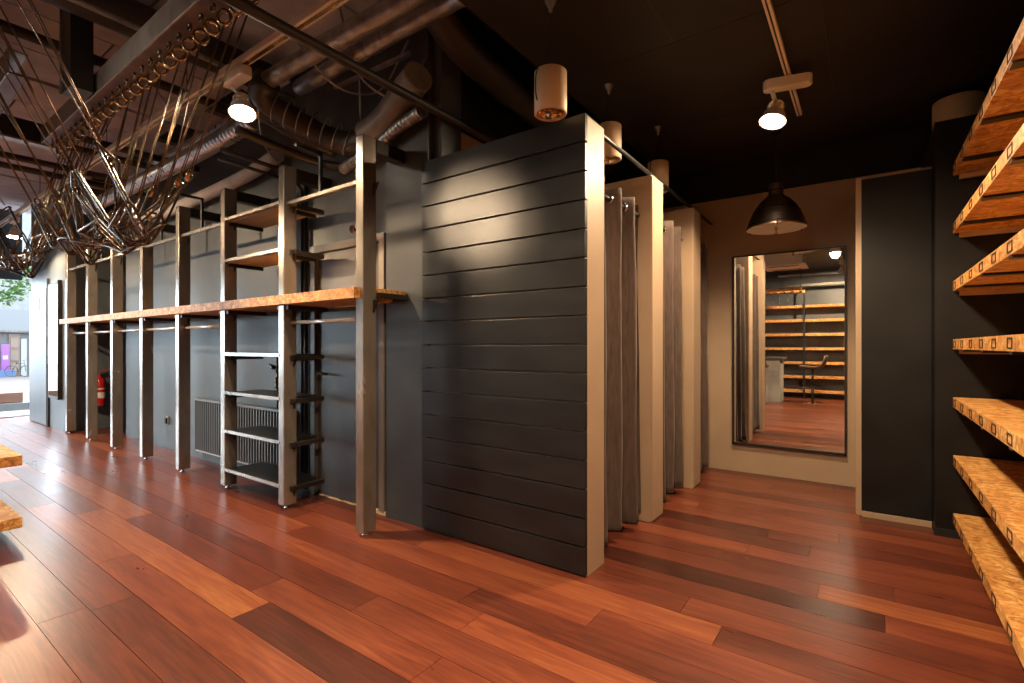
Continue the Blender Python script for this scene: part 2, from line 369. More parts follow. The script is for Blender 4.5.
# shop front
sf = thing('shop_front', (XS, -.67, 0), 'dark framed glazed shop front facing the street', 'window'); sf['kind'] = 'structure'
B(XS-.1, XS, YS, 2.1, 2.42, CR+.14).build('header', M['black_wall'], sf)
B(XS-.1, XS, 1.35, 1.43, 0, 2.42).build('mullion', M['black_metal'], sf)
for k in range(3):
    yy = 1.35 - (k+1)*1.55
    B(XS-.08, XS, yy, yy+.06, 0, 2.42).build('mullion', M['black_metal'], sf)
    B(XS-.05, XS-.04, yy+.06, yy+1.55, .12, 2.42).build('pane', M['glass'], sf)
B(XS-.08, XS, YS, 1.35, 0, .12).build('bottom_rail', M['black_metal'], sf)
B(XS-.16, XS, 1.43, 2.08, -.12, .01).build('threshold', M['dark_steel'], sf)
# entrance wall fittings
d1 = thing('door_1', (-10.95, 2.06, 0), 'blue grey plastered door leaf at the entrance wall', 'door'); d1['kind'] = 'structure'
B(-11.44, -10.38, 2.055, 2.08, .01, 2.16).build('leaf', M['bluegrey'], d1, .004)
MB().prism([(-11.02,2.052,1.83),(-10.78,2.052,1.83),(-10.78,2.052,2.0),(-10.90,2.052,2.09),(-11.02,2.052,2.0)], (0,.003,0)).build('notice', M['bluegrey'], d1)
B(-10.37, -10.30, 2.06, 2.08, 0, 2.30).build('gap', M['slot'], d1)
em = thing('entrance_mirror', (-9.98, 2.06, .5), 'tall narrow mirror hung on the blue grey entrance wall', 'mirror')
B(-10.24, -9.64, 2.05, 2.08, .46, 2.20).build('frame', M['black_metal'], em, .003)
B(-10.20, -9.70, 2.045, 2.05, .50, 2.16).build('mirror_glass', M['mirror'], em)
B(-9.64, -9.625, 2.03, 2.08, .46, 2.22).build('frame', M['dark_steel'], em, .003)
# door behind the shelving
d2 = thing('door_2', (-3.37, NW, 0), 'dark grey door with taupe frame in the plaster wall', 'door'); d2['kind'] = 'structure'
B(-3.78, -2.96, NW-.012, NW, 0, 2.03).build('leaf', M['door_grey'], d2, .003)
B(-3.84, -3.78, NW-.045, NW, 0, 2.09).build('jamb', M['door_grey'], d2, .003)
B(-2.96, -2.90, NW-.045, NW, 0, 2.09).build('jamb', M['jamb'], d2, .003)
B(-3.78, -2.96, NW-.045, NW, 2.03, 2.09).build('lintel', M['jamb'], d2, .003)
MB().tube([(-3.70,NW-.012,1.02),(-3.70,NW-.06,1.02),(-3.58,NW-.06,1.02)], .01, 8).build('door_handle', M['dark_steel'], d2)
# broken plaster at wall foot
for k in range(14):
    x = -3.76 + k*.064*1.05; big = k in (9, 11, 12); h = random.uniform(.012,.03) if big else random.uniform(.004,.010); w_ = random.uniform(.03,.05) if big else random.uniform(.006,.014)
    MB().prism([(x,NW-.014-w_,0),(x+random.uniform(.05,.075),NW-.014-w_*random.uniform(.5,1.1),0),(x+.07,NW-.012,0),(x-.005,NW-.012,0)], (0,.003,h)).build('plaster_chip', M['cream_strip'], d2)

# fitting cabins: slatted front partition and two plain ones
PT = 2.46
sl = struct(B(-2.475, -1.237, 2.425, 2.635, 0, 2.505).build('wall_slatted', M['beige'], None, .004), 'partition faced with black horizontal boards and beige end')
for k in range(16):
    z0 = .006 + k*.1565
    B(-2.475, -1.233, 2.398, 2.425, z0+.0045, z0+.152).build('slat', M['panel'], sl, .0025)
B(-1.241, -1.233, 2.425, 2.633, .0, 2.50).build('end_board', M['beige'], sl)
for ya in (3.42, 4.44):
    p = struct(B(-2.36, -1.24, ya, ya+.23, 0, PT).build('wall_partition', M['beige'], None, .004), 'beige partition between the fitting cabins')
    B(-1.24, -1.232, ya+.004, ya+.226, .012, PT-.004).build('end_board', M['beige'], p, .002)

# ================================================================== CURTAINS
def curtain(y0, y1, label, rodlabel, nf, seed, xoff=-1.335):
    rnd = random.Random(seed)
    t = thing('curtain', (xoff, (y0+y1)/2, .06), label, 'curtain', 'fitting cabin curtains')
    n = nf*16; ZT, ZB = 2.255, .065
    zs = [ZB, ZB+.06, .6, 1.2, 1.7, 2.05, 2.185, ZT]
    ph = [rnd.uniform(-.3,.3) for _ in range(nf+1)]; am = [rnd.uniform(.8,1.25) for _ in range(nf+1)]
    mb = MB(); front = []; 
    for zi, z in enumerate(zs):
        for k in range(n+1):
            u = k/n; f = u*nf; i = min(int(f), nf-1); a = am[i]*(1-(f-i)) + am[i+1]*(f-i)
            A = .055*a*(1.0 + .25*(1-(z-ZB)/(ZT-ZB)))
            sx = math.sin(2*math.pi*f + .4*math.sin(z*1.3+seed) * (1-z/2.3))
            xx_ = xoff + A*sx + .006*math.sin(5*z+9*u)
            yy_ = y0 + (y1-y0)*u + .02*math.cos(2*math.pi*f)*a
            zb = z - (.012*math.sin(2*math.pi*f*.5+seed) if zi == 0 else 0)
            front.append((xx_, yy_, zb))
    m = n+1; fs = []
    for zi in range(len(zs)-1):
        for k in range(n): fs.append((zi*m+k, zi*m+k+1, (zi+1)*m+k+1, (zi+1)*m+k))
    mb.add(front, fs, True)
    o = mb.build('fabric', M['curtain'], t); sd = o.modifiers.new('solid', 'SOLIDIFY'); sd.thickness = .005
    for i in range(nf*2):
        u = (i/2+.25*0 + .02)/nf + .25/nf*0
        f = i*.5 + .0
        yy_ = y0 + (y1-y0)*(f/nf)
        yy_ += .02*(1 if i % 2 == 0 else -1)
        d = Vector((.55 if i % 2 == 0 else -.55, 1, 0)).normalized()
        MB().tube([Vector((xoff, yy_, 2.185)) + (d.cross(Vector((0,0,1)))*math.cos(a) + Vector((0,0,1))*math.sin(a))*.026 for a in [2*math.pi*q/20 for q in range(20)]], .007, 8, True).build('eyelet', M['chrome'], t)
    rod = MB().tube([(xoff, y0-.045, 2.185), (xoff, y1+.045, 2.185)], .0125, 12).build('curtain_rod', M['dark_steel'])
    tag(rod, rodlabel, 'rod', 'curtain rods of the cabins')
curtain(2.68, 3.38, 'taupe grey eyelet curtain in the cabin behind the slatted partition', 'dark rod of the curtain next to the slatted partition', 3, 1)
curtain(3.70, 4.40, 'taupe grey eyelet curtain in the middle cabin between two beige partitions', 'dark curtain rod between the two plain beige partitions', 3, 2)
curtain(4.71, 5.26, 'taupe grey eyelet curtain in the cabin next to the mirror wall', 'dark curtain rod next to the mirror wall', 2, 3)
# black steel bar running over the cabins
o = MB().tube([(-1.30, 2.5, 2.52), (-1.30, 2.75, 2.52), (-1.30, MW, 2.50)], .014, 8).build('ceiling_bar', M['black_metal'])
tag(o, 'thin black bar running over the tops of the cabin partitions', 'bar')

# ================================================================== MIRROR
mr = thing('wall_mirror', (-.62, MW-.03, .28), 'tall black framed mirror fixed to the beige wall', 'mirror')
MX0, MX1, MZ0, MZ1 = -1.095, -.150, .275, 2.14
B(MX0, MX1, MW-.035, MW-.001, MZ0, MZ1).build('backing', M['black_metal'], mr)
B(MX0+.02, MX1-.014, MW-.0375, MW-.035, MZ0+.022, MZ1-.012).build('mirror_glass', M['mirror'], mr)
B(MX0, MX0+.02, MW-.045, MW-.035, MZ0, MZ1).build('frame', M['black_metal'], mr)
B(MX1-.014, MX1, MW-.045, MW-.035, MZ0, MZ1).build('frame', M['black_metal'], mr)
B(MX0, MX1, MW-.045, MW-.035, MZ0, MZ0+.022).build('frame', M['black_metal'], mr)
B(MX0, MX1, MW-.045, MW-.035, MZ1-.012, MZ1).build('frame', M['black_metal'], mr)

# ================================================================== RIGHT HAND CHIPBOARD SHELVES
SH0, SHF, SHT = .90, .453, .065
words = ['lowest, just above the floor', 'second from the floor', 'third from the floor', 'fourth from the floor at chest height', 'fifth from the floor', 'second from the top', 'topmost']
sqm = None
for k in range(7):
    zt = .167 + .3755*k; zb = zt - SHT
    t = thing('wall_shelf', (.70, 2.7, zb), 'square marked chipboard shelf by the black pier, ' + words[k], 'shelf', 'chipboard shelves by the black pier')
    B(SHF, XE-.002, SH0, 4.286, zb, zt).build('board', M['osb'], t, .002)
    B(SHF+.03, XE-.01, 4.25, 4.288, zb-.03, zb-.001).build('batten', M['plywood'], t)
    for j in range(6):
        yy = 4.20 - j*.60 - .28
        B(SHF+.004, XE-.005, yy-.03, yy+.03, zb-.012, zb-.0005).build('bracket', M['dark_steel'], t)
    for j in range(11):
        yy = 4.205 - .30*j; zc = zb + SHT/2; h = .022; w = .042; th = .006
        if sqm is None:
            q = MB()
            q.box(SHF-.0025, SHF+.002, yy-w, yy+w, zc+h-th, zc+h); q.box(SHF-.0025, SHF+.002, yy-w, yy+w, zc-h, zc-h+th)
            q.box(SHF-.0025, SHF+.002, yy-w, yy-w+th, zc-h+th, zc+h-th); q.box(SHF-.0025, SHF+.002, yy+w-th, yy+w, zc-h+th, zc+h-th)
            sqm = q.build('square_tube', M['rubber'], t)
            base = sqm.location.copy(); byy, bzc = yy, zc
        else:
            c = sqm.copy(); COL.objects.link(c); c.location = base + Vector((0, yy-byy, zc-bzc)); setp(c, t)

# ================================================================== LONG SHELVING FRAME
UX = [-2.657 - .945*k for k in range(8)]      # right edge of each upright
UY0, UY1, US, UH = 2.055, 2.16, .08, 2.63
fr = thing('shelving_frame', (-6, 2.25, 0), 'long raw steel shelving frame standing along the plaster wall', 'shelving')
for k, x in enumerate(UX):
    u = B(x-US, x, UY0, UY1, .03, UH).build('upright', M['steel'], fr, .006)
    B(x-US, x, UY1, (NW-.002 if k else NW-.06), UH-.09, UH).build('top_arm', M['dark_steel'], u, .004)
    MB().lathe([(0,0),(.022,0),(.022,.008),(.008,.012),(.008,.03),(0,.03)], (x-US/2, UY0+.05, .0005), n=14).build('levelling_foot', M['chrome'], u)
    if k < 8:
        for zz in ((1.50, 2.27) if k not in (1,2) else (1.50, 2.30, 1.94, 1.12, .79, .455, .12)):
            if k < 7 or zz == 1.5:
                MB().prism([(x+.001,UY1-.03,zz+.055),(x+.05,UY1-.03,zz+.055),(x+.001,UY1-.03,zz-.03)], (0,.012,0)).build('gusset', M['dark_steel'], u)
        if k:
            for zz in (1.50, 2.27):
                MB().prism([(x-US-.001,UY1-.03,zz+.055),(x-US-.05,UY1-.03,zz+.055),(x-US-.001,UY1-.03,zz-.03)], (0,.012,0)).build('gusset', M['dark_steel'], u)
for k in range(7):
    xa, xb = UX[k+1], UX[k]-US
    if k != 1: MB().box(xa, xb, 2.075, 2.115, 2.325, 2.352).build('upper_rail', M['steel'], fr, .003)
    if k != 1: MB().tube([(xa, 2.12, 1.43), (xb, 2.12, 1.43)], .0145, 12).build('hanging_rail', M['rail'], fr)
    if k in (0, 2, 3, 4, 5):
        xm = (xa+xb)/2 - .02
        f = MB(); f.bar((xm,2.095,2.352), (xm,2.095,2.64), .022, .022); f.bar((xm,2.106,2.629), (xm,1.90,2.629), .022, .022)
        f.build('face_out_arm', M['black_metal'], fr, .002)
# chipboard board, notched round the uprights
SBZ0, SBZ1 = 1.562, 1.632
pts = [(-9.42, 2.005), (UX[0]-.03, 2.005), (UX[0]-.03, UY0-.001)]
pts += [(UX[0]-US-.001, UY0-.001), (UX[0]-US-.001, UY1+.001), (-2.33, UY1+.001), (-2.33, NW-.06), (-2.87, NW-.06), (-2.87, NW-.003), (-9.42, NW-.003)]
base_pts = pts
def notch_board():
    mb = MB()
    # strips: front lip, pieces between uprights, rear
    mb.box(-9.42, UX[0]-.03, 2.005, UY0-.001, SBZ0, SBZ1)
    xr = UX[0]-US-.001
    for k in range(1, 8): 
        mb.box(UX[k]+.001, xr, UY0-.001, UY1+.001, SBZ0, SBZ1); xr = UX[k]-US-.001
    mb.box(-9.42, xr, UY0-.001, UY1+.001, SBZ0, SBZ1)
    mb.box(-9.42, UX[0]-US-.05, UY1+.001, NW-.058, SBZ0, SBZ1); mb.box(UX[0]-US-.05, -2.645, UY1+.001, NW-.062, SBZ1-.026, SBZ1)
    return mb
o = notch_board().build('shelf_board', M['osb'], fr); o['label'] = 'long thick chipboard shelf across all uprights'
for k, x in enumerate(UX):
    zq = SBZ0-.001 if k else SBZ1-.028
    B(x+.001, x+.04, UY0+.01 if k else UY1, NW-.065, zq-.032, zq).build('shelf_bracket', M['dark_steel'], fr)
    if k: B(x-US-.04, x-US-.001, UY0+.01, NW-.01, SBZ0-.03, SBZ0-.001).build('shelf_bracket', M['dark_steel'], fr)
# small shelves between the second and third uprights
xa, xb = UX[2], UX[1]-US
for j, zt in enumerate((.185, .52, .854, 1.19, 2.0, 2.36)):
    low = j < 4
    s = B(xa+.004, xb-.004, 2.085, NW-.085, zt-.028, zt-.004).build('small_shelf', M['black_metal'] if low else M['plywood'], fr, .001)
    s['label'] = 'thin black shelf' if low else 'thin plywood shelf'
    B(xa-.04, xb+.02, 2.052, 2.0595, zt-.022, zt+.003).build('front_angle', M['steel'], s)
    B(xa-.0, xb, 2.0595, 2.085, zt-.0038, zt).build('front_angle', M['dark_steel'], s)
    B(xa+.002, xa+.03, 2.09, NW-.09, zt-.058, zt-.029).build('side_bracket', M['dark_steel'], s)
    B(xb-.03, xb-.002, 2.09, NW-.09, zt-.058, zt-.029).build('side_bracket', M['dark_steel'], s)
    B(xb+US, xb+US+.03, 2.10, NW-.09, zt-.045, zt-.012).build('side_bracket', M['dark_steel'], s)

# ================================================================== WALL FITTINGS
rd = thing('radiator', (-5.1, NW-.05, .1), 'grey ribbed wall radiator behind the shelving frame', 'radiator')
B(-6.0, -4.2, NW-.03, NW-.012, .13, .66).build('back_panel', M['rad'], rd)
B(-6.0, -4.2, NW-.075, NW-.012, .655, .68).build('top_grille', M['rad'], rd, .003)
B(-6.0, -4.2, NW-.06, NW-.012, .10, .13).build('bottom_header', M['white'], rd, .003)
fin0 = B(-5.995, -5.977, NW-.075, NW-.03, .12, .655).build('fin', M['rad'], rd, .002)
for k in range(1, 36):
    c = fin0.copy(); COL.objects.link(c); c.location = fin0.location + Vector((k*.0505, 0, 0))
for xx_ in (-5.8, -4.4): B(xx_, xx_+.05, NW-.012, NW-.001, .2, .6).build('wall_bracket', M['rad'], rd)
MB().tube(smooth_path([(-4.2,NW-.05,.115),(-4.12,NW-.05,.115),(-4.08,NW-.05,.115),(-4.05,NW-.05,.08),(-4.05,NW-.05,.0)]), .01, 8).build('supply_pipe', M['dark_steel'], rd)
v = thing('pipe_valve', (-4.34, NW-.05, .68), 'bronze pipe valve with lever in front of the plaster wall', 'valve')
MB().tube([(-4.34,NW-.05,.682),(-4.34,NW-.05,1.16)], .013, 10).build('pipe', M['brass'], v)
MB().lathe([(.013,0),(.026,.0),(.026,.03),(.02,.035),(.03,.05),(.03,.08),(.018,.1),(.013,.1)], (-4.34,NW-.05,.87), n=12).build('body', M['brass'], v)
MB().lathe([(.013,0),(.024,.0),(.024,.025),(.013,.03)], (-4.34,NW-.05,1.01), n=12).build('nut', M['brass'], v)
MB().bar((-4.34,NW-.05,1.06),(-4.42,NW-.09,1.085), .02, .01).build('lever', M['brass'], v)
MB().lathe([(0,0),(.02,0),(.02,.03),(0,.03)], (-4.36,NW-.07,1.055), (-1,-.3,.2), n=10).build('lever_hub', M['brass'], v)
for k, (px, lab) in enumerate(((-3.93, 'black vertical pipe on the plaster wall beside the door, bending towards the lamp'), (-3.985, 'thinner black riser pipe between the radiator and the door'))):
    z1 = 2.72 - k*.05
    o = MB().tube([(px,NW-.03,.02)] + [(px,NW-.03,z1-.1)] + arc((px-.0,NW-.11,z1-.1), .08, 0, 90, 6, (0,1,0), (0,0,1)) + [(px-.0,1.75,z1+.0)], .017-.003*k, 10).build('riser_pipe', M['black_metal'])
    tag(o, lab, 'pipe')
w = thing('valve_wheel', (-3.27, NW-.03, 2.14), 'small red valve wheel on the wall above the grey door', 'valve')
MB().tube([(-3.27+math.cos(a)*.026, NW-.05, 2.165+math.sin(a)*.026) for a in [2*math.pi*q/18 for q in range(18)]], .006, 8, True).build('wheel_rim', M['dull_red'], w)
for a in (30, 90, 150):
    MB().bar((-3.27+math.cos(R(a))*.025, NW-.05, 2.165+math.sin(R(a))*.025), (-3.27-math.cos(R(a))*.025, NW-.05, 2.165-math.sin(R(a))*.025), .007, .006).build('spoke', M['dull_red'], w)
MB().tube([(-3.27,NW-.06,2.165),(-3.27,NW-.001,2.165)], .01, 8).build('stem', M['dark_steel'], w)
so = thing('wall_socket', (-6.92, NW-.01, .33), 'black wall socket on plaster beside the radiator', 'socket')
B(-6.96,-6.88,NW-.012,NW-.001,.30,.40).build('plate', M['concrete'], so, .003); B(-6.945,-6.895,NW-.03,NW-.012,.31,.375).build('plug', M['rubber'], so, .004)
fe = thing('fire_extinguisher', (-9.36, 2.44, .32), 'red fire extinguisher hanging on the black recess wall', 'fire extinguisher')
ex, ey = -9.37, 2.45
MB().lathe([(0,.0),(.066,.0),(.07,.012),(.07,.36),(.06,.41),(.03,.44),(.022,.45),(.022,.47),(0,.47)], (ex,ey,.34), n=24).build('cylinder_body', M['red'], fe)
MB().lathe([(.072,0),(.072,.03)], (ex,ey,.33), n=24).build('base_ring', M['rubber'], fe)
MB().lathe([(.0712,0),(.0712,.15)], (ex,ey,.47), n=24).build('label_band', M['white'], fe)
MB().lathe([(.0716,0),(.0716,.04)], (ex,ey,.56), n=24).build('label_stripe', M['red'], fe)
MB().lathe([(0,0),(.018,0),(.018,.05),(0,.05)], (ex,ey,.80), n=12).build('valve_body', M['brass'], fe)
MB().bar((ex,ey-.02,.865),(ex,ey+.13,.90), .025, .012).build('lever', M['red'], fe)
MB().bar((ex,ey-.01,.845),(ex,ey+.10,.845), .022, .01).build('carry_handle', M['rubber'], fe)
MB().tube(smooth_path([(ex,ey-.02,.83),(ex+.02,ey-.08,.80),(ex+.02,ey-.095,.68),(ex+.02,ey-.085,.52)]), .012, 8).build('hose', M['rubber'], fe)
B(-9.449,-9.43,ey-.03,ey+.03,.6,.72).build('wall_hook', M['dark_steel'], fe)

# ================================================================== CHIPBOARD DISPLAY BENCH (low left)
db = thing('display_bench', (-5.2, .3, 0), 'low two tier chipboard display bench near the shop front', 'bench')
B(-6.3, -4.35, -.35, .75, .102, .167).build('board', M['osb'], db, .003)
B(-6.3, -4.35, -.35, .75, .494, .559).build('board', M['osb'], db, .003)
for (a, b_) in ((-6.1,-.15),(-6.1,.50),(-4.65,-.15),(-4.65,.50)):
    B(a, a+.05, b_, b_+.05, 0, .102).build('leg', M['black_metal'], db, .002); B(a, a+.05, b_, b_+.05, .167, .494).build('leg', M['black_metal'], db, .002)

# ================================================================== LAMPS
def spot(parent, p, aim, watts, size=150, blend=.4, col=WARM, rad=.065):
    d = bpy.data.lights.new('lamp_light', 'SPOT'); d.energy = watts; d.color = col; d.spot_size = R(size); d.spot_blend = blend; d.shadow_soft_size = rad
    o = bpy.data.objects.new('lamp_light', d); COL.objects.link(o); o.location = p
    o.rotation_euler = (Vector(aim)).to_track_quat('-Z', 'Y').to_euler(); setp(o, parent)
def track_lamp(tp, axis, aim, label, watts, size=150, drop=.27, side=(0,0,0)):
    """tp: point on the underside of the track; aim: direction of the beam"""
    tp = Vector(tp); aim = Vector(aim).normalized(); ax = Vector(axis)
    t = thing('track_lamp', tp, label, 'lamp', 'track spot lamps')
    head = tp + Vector(side) + Vector((0,0,-drop))
    # gear box with rounded ends
    prof = []
    w, l, h = .042, .145, .068
    sidev = ax.cross(Vector((0,0,1)))
    for sgn in (1, -1):
        for q in range(9):
            a = R(-90 + 180*q/8); prof.append(tp + ax*sgn*(l-w) + (ax*math.cos(a) + sidev*math.sin(a))*w*sgn + Vector((0,0,-h-.02)))
    MB().prism(prof, (0,0,h)).build('gear_box', M['lamp_white'], t, .008)
    MB().bar(tp+Vector((0,0,-.022)), tp+Vector((0,0,.0)), .03, .03).build('track_adapter', M['chrome'], t)
    st = tp + ax*(-.09) + Vector((0,0,-h-.02)); jn = head - aim*.12
    MB().bar(st, jn, .028, .010, aim).build('arm', M['lamp_white'], t, .002)
    MB().lathe([(0,-.135),(.045,-.135),(.050,-.125),(.050,-.07),(.068,-.055),(.082,-.012),(.087,0),(.080,0),(.076,-.014)], head, aim, 30).build('head', M['lamp_white'], t)
    for q in range(5):
        MB().lathe([(.051,0),(.0545,0),(.0545,.004),(.051,.004)], head - aim*(.122-.011*q), aim, 24).build('cooling_fin', M['chrome'], t)
    MB().lathe([(.0765,-.006),(.04,-.004),(0,-.004)], head, aim, 30).build('lamp_face', M['lamp_emit'], t)
    spot(t, head + aim*.012, aim, watts, size, .9 if size < 40 else .4)
    return t
tk = thing('ceiling_track', (-.43, 1, CB), 'white ceiling light track above the fitting cabin aisle', 'light track')
B(-.448, -.412, -3.0, 4.46, CB-.032, CB).build('rail', M['track_white'], tk, .003)
B(-.434, -.426, -3.0, 4.46, CB-.034, CB-.030).build('slot', M['dark_steel'], tk)
track_lamp((-.43,3.74,CB-.032), (.97,.24,0), (-.16,-.30,-1), 'white track spot shining above the bell pendant aisle', 62*LAMP_W, 156, .30, (-.085,-.03,0))
track_lamp((-.43,.85,CB-.032), (0,1,0), (.1,.1,-1), 'white track spot mirrored in the tall mirror', 88*LAMP_W, 160)
track_lamp((-.43,-1.8,CB-.032), (0,1,0), (-.1,-.35,-1), 'white track spot over the bar counter', 110*LAMP_W, 160)
TY, TZ = 1.625, 3.10
tk = thing('suspended_track', (-6, TY, TZ), 'long cream light track hung along the shelving', 'light track')
B(-12.1, -1.75, TY-.028, TY+.028, TZ, TZ+.045).build('rail', M['track_white'], tk, .003)
B(-12.1, -1.75, TY-.012, TY+.012, TZ-.003, TZ+.003).build('slot', M['gold'], tk)
for x in (-11, -8.5, -6, -4.2, -2.2): MB().tube([(x,TY,TZ+.045),(x,TY,CR)], .004, 6).build('hanger_wire', M['dark_steel'], tk)
track_lamp((-3.42,TY,TZ), (1,0,0), (.30,-.12,-1), 'lit track spot hung before the small plywood shelves', 80*LAMP_W, 118, .30, (.03,.02,0))
track_lamp((-9.9,TY,TZ), (1,0,0), (.1,-.1,-1), 'lit track spot far along the track near the entrance', 60*LAMP_W, 160, .30)
tk = thing('suspended_track', (-6, .16, TZ), 'second cream light track hung over the middle of the shop', 'light track')
B(-12.1, -1.75, .132, .188, TZ, TZ+.045).build('rail', M['track_white'], tk, .003)
for x in (-11, -8.5, -6, -4.2, -2.2): MB().tube([(x,.16,TZ+.045),(x,.16,CR)], .004, 6).build('hanger_wire', M['dark_steel'], tk)
track_lamp((-3.85,.16,TZ), (1,0,0), (1.80,2.20,-.72), 'track spot aimed at the slatted partition', 105*LAMP_W, 15, .30)
track_lamp((-6.8,.16,TZ), (1,0,0), (.0,.4,-1), 'track spot over the display bench', 120*LAMP_W, 160, .30)

# cylinder pendants above the cabins
def cyl_lamp(x, y, zb, label, d=.172, h=.225, cable=True, lit=0):
    t = thing('cylinder_pendant', (x, y, zb), label, 'lamp', 'beige cylinder pendants')
    r = d/2
    MB().lathe([(0,h),(r-.006,h),(r,h-.006),(r,.004),(r-.004,0),(r-.010,0),(r-.014,.008)], (x,y,zb), n=36).build('body', M['lamp_beige'], t)
    MB().lathe([(r-.014,.008),(r-.022,.03),(r-.04,.07),(.03,.11),(0,.11)], (x,y,zb), n=30).build('reflector', M['lamp_chrome'], t)
    for k in range(3):
        a = R(120*k+20); MB().bar((x+math.cos(a)*(r-.02), y+math.sin(a)*(r-.02), zb+.012), (x, y, zb+.012), .006, .018).build('louvre', M['lamp_chrome'], t)
    if cable:
        MB().tube(smooth_path([(x-.03,y-.035,zb+.01),(x-.034,y-.09,zb+.08),(x-.03,y-.088,zb+h-.02),(x-.012,y-.04,zb+h+.03),(x-.006,y,zb+h+.2),(x,y,CB-.06)]), .0035, 6).build('cable', M['dark_steel'], t)
        MB().lathe([(.006,-.07),(.01,-.06),(.012,-.045),(.03,-.012),(.032,0),(0,0)], (x,y,CB), n=20).build('ceiling_rose', M['duct_grey'], t)
cyl_lamp(-1.36, 2.25, 2.472, 'beige cylinder pendant hanging before the slatted partition')
cyl_lamp(-1.47, 3.22, 2.55, 'beige cylinder pendant behind the beige end of the slatted partition', h=.24)
cyl_lamp(-1.42, 4.08, 2.54, 'beige cylinder pendant behind the middle beige partition', h=.24)
t = thing('drum_lamp', (.47,4.75,2.60), 'wide beige drum lamp above the black wall pier', 'lamp')
MB().lathe([(0,.29),(.14,.29),(.145,.285),(.145,.005),(.14,0),(.0,0)], (.535,4.80,2.74), n=40).build('drum', M['lamp_beige'], t)
MB().tube([(.535,4.80,3.02),(.535,4.80,CB)], .02, 10).build('stem', M['dark_steel'], t)

# bell pendant before the mirror
bx, by, bz = -.625, 4.70, 2.235
t = thing('bell_pendant', (bx,by,bz), 'brushed bronze bell pendant hanging before the mirror wall', 'lamp')
prof = [(.225,0),(.232,.004),(.232,.012),(.222,.03),(.205,.085),(.18,.145),(.145,.20),(.105,.245),(.072,.27),(.058,.285),(.055,.295)]
MB().lathe(prof, (bx,by,bz), n=48).build('shade', M['brushed'], t)
MB().lathe([(.225,.002),(.21,.03),(.19,.09),(.165,.145),(.13,.195),(.08,.235),(0,.245)], (bx,by,bz), n=48).build('shade_lining', M['shade_in'], t)
MB().lathe([(0,.022),(.19,.022),(.221,.006)], (bx,by,bz), n=48).build('diffuser', M['shade_in'], t)
MB().lathe([(.055,.29),(.055,.375),(.045,.385),(0,.385)], (bx,by,bz), n=24).build('cap', M['brushed'], t)
MB().lathe([(0,-.045),(.010,-.043),(.013,-.035),(.008,-.02),(.012,.0),(.012,.02)], (bx,by,bz), n=14).build('finial', M['gold'], t)
for k in range(3):
    a = R(120*k+40); MB().bar((bx+math.cos(a)*.228,by+math.sin(a)*.228,bz-.006),(bx+math.cos(a)*.228,by+math.sin(a)*.228,bz+.04), .012, .014).build('clip', M['dark_steel'], t)
MB().tube([(bx,by,bz+.38),(bx,by,CB-.02)], .005, 8).build('cable', M['rubber'], t)
MB().lathe([(.045,-.03),(.05,-.02),(.05,0),(0,0)], (bx,by,CB), n=20).build('ceiling_rose', M['black_metal'], t)

# ================================================================== SUSPENDED STEEL FRAME WITH RINGS AND CABLE NETS
BY, BZ = 1.25, 2.98
sfm = thing('suspended_steel_frame', (-4, .8, BZ), 'suspended steel frame with a row of bronze rings along one beam', 'steel frame')
def channel(y0, y1, x0, x1, z, h, nm='beam'):
    m_ = MB(); m_.box(x0, x1, y0, y0+.01, z, z+h); m_.box(x0, x1, y0+.01, y1, z+h-.012, z+h)
    b = m_.build(nm, M['frame_steel'], sfm, .002); B(x0, x1, y0+.01, y1, z, z+.012).build('bottom_flange', M['rust'], b, .001)
channel(1.10, 1.26, -5.74, -1.9, BZ, .14)
channel(.70, .80, -5.74, -4.47, BZ+.02, .16); channel(.28, .36, -5.74, -1.9, BZ, .14)
for x in (-5.74,):
    B(x-.10, x, .28, BY, BZ+.005, BZ+.16).build('cross_beam', M['black_metal'], sfm, .003)
    B(x-.10, x+.002, .28, BY+.001, BZ-.012, BZ+.004).build('flange', M['frame_steel'], sfm, .001)
B(-1.9, -1.86, .28, BY, BZ, BZ+.14).build('cross_beam', M['black_metal'], sfm, .003)
for (x, yy) in ((-4.35, 1.02), (-5.7, .5), (-2.3, .32)):
    B(x-.10, x+.10, yy-.06, yy+.06, BZ-.02 if yy > 1 else BZ+.14, CR).build('hanger_post', M['black_metal'], sfm, .003)
    B(x-.112, x-.10, yy-.07, yy+.07, BZ-.02 if yy > 1 else BZ+.1, CR).build('hanger_plate', M['frame_steel'], sfm, .001)
ring = None; RX = []
for k in range(25):
    x = -2.42 - k*.1355; RX.append(x)
    c = Vector((x, 1.215, BZ-.040))
    if ring is None:
        ring = MB().tube([c + Vector((.35*math.cos(a), .94*math.cos(a)*.4, 1.0*math.sin(a))).normalized()*.034 for a in [2*math.pi*q/18 for q in range(18)]], .0095, 8, True).build('ring', M['gold'], sfm)
        eye = MB().tube(arc(c+Vector((0,-.055,.022)), .017, 0, 360, 14, (1,0,0), (0,0,1))[:-1], .007, 7, True).build('eye_bolt', M['rod_metal'], sfm)
        stub = MB().tube([c+Vector((0,0,.028)), c+Vector((0,.0,.042))], .016, 8).build('nut', M['rod_metal'], sfm)
        x00 = x
    else:
        for src in (ring, eye, stub):
            q = src.copy(); COL.objects.link(q); q.location = src.location + Vector((x-x00, 0, 0))
            if src is ring: q.rotation_euler = (0, 0, random.uniform(-.5,.5))
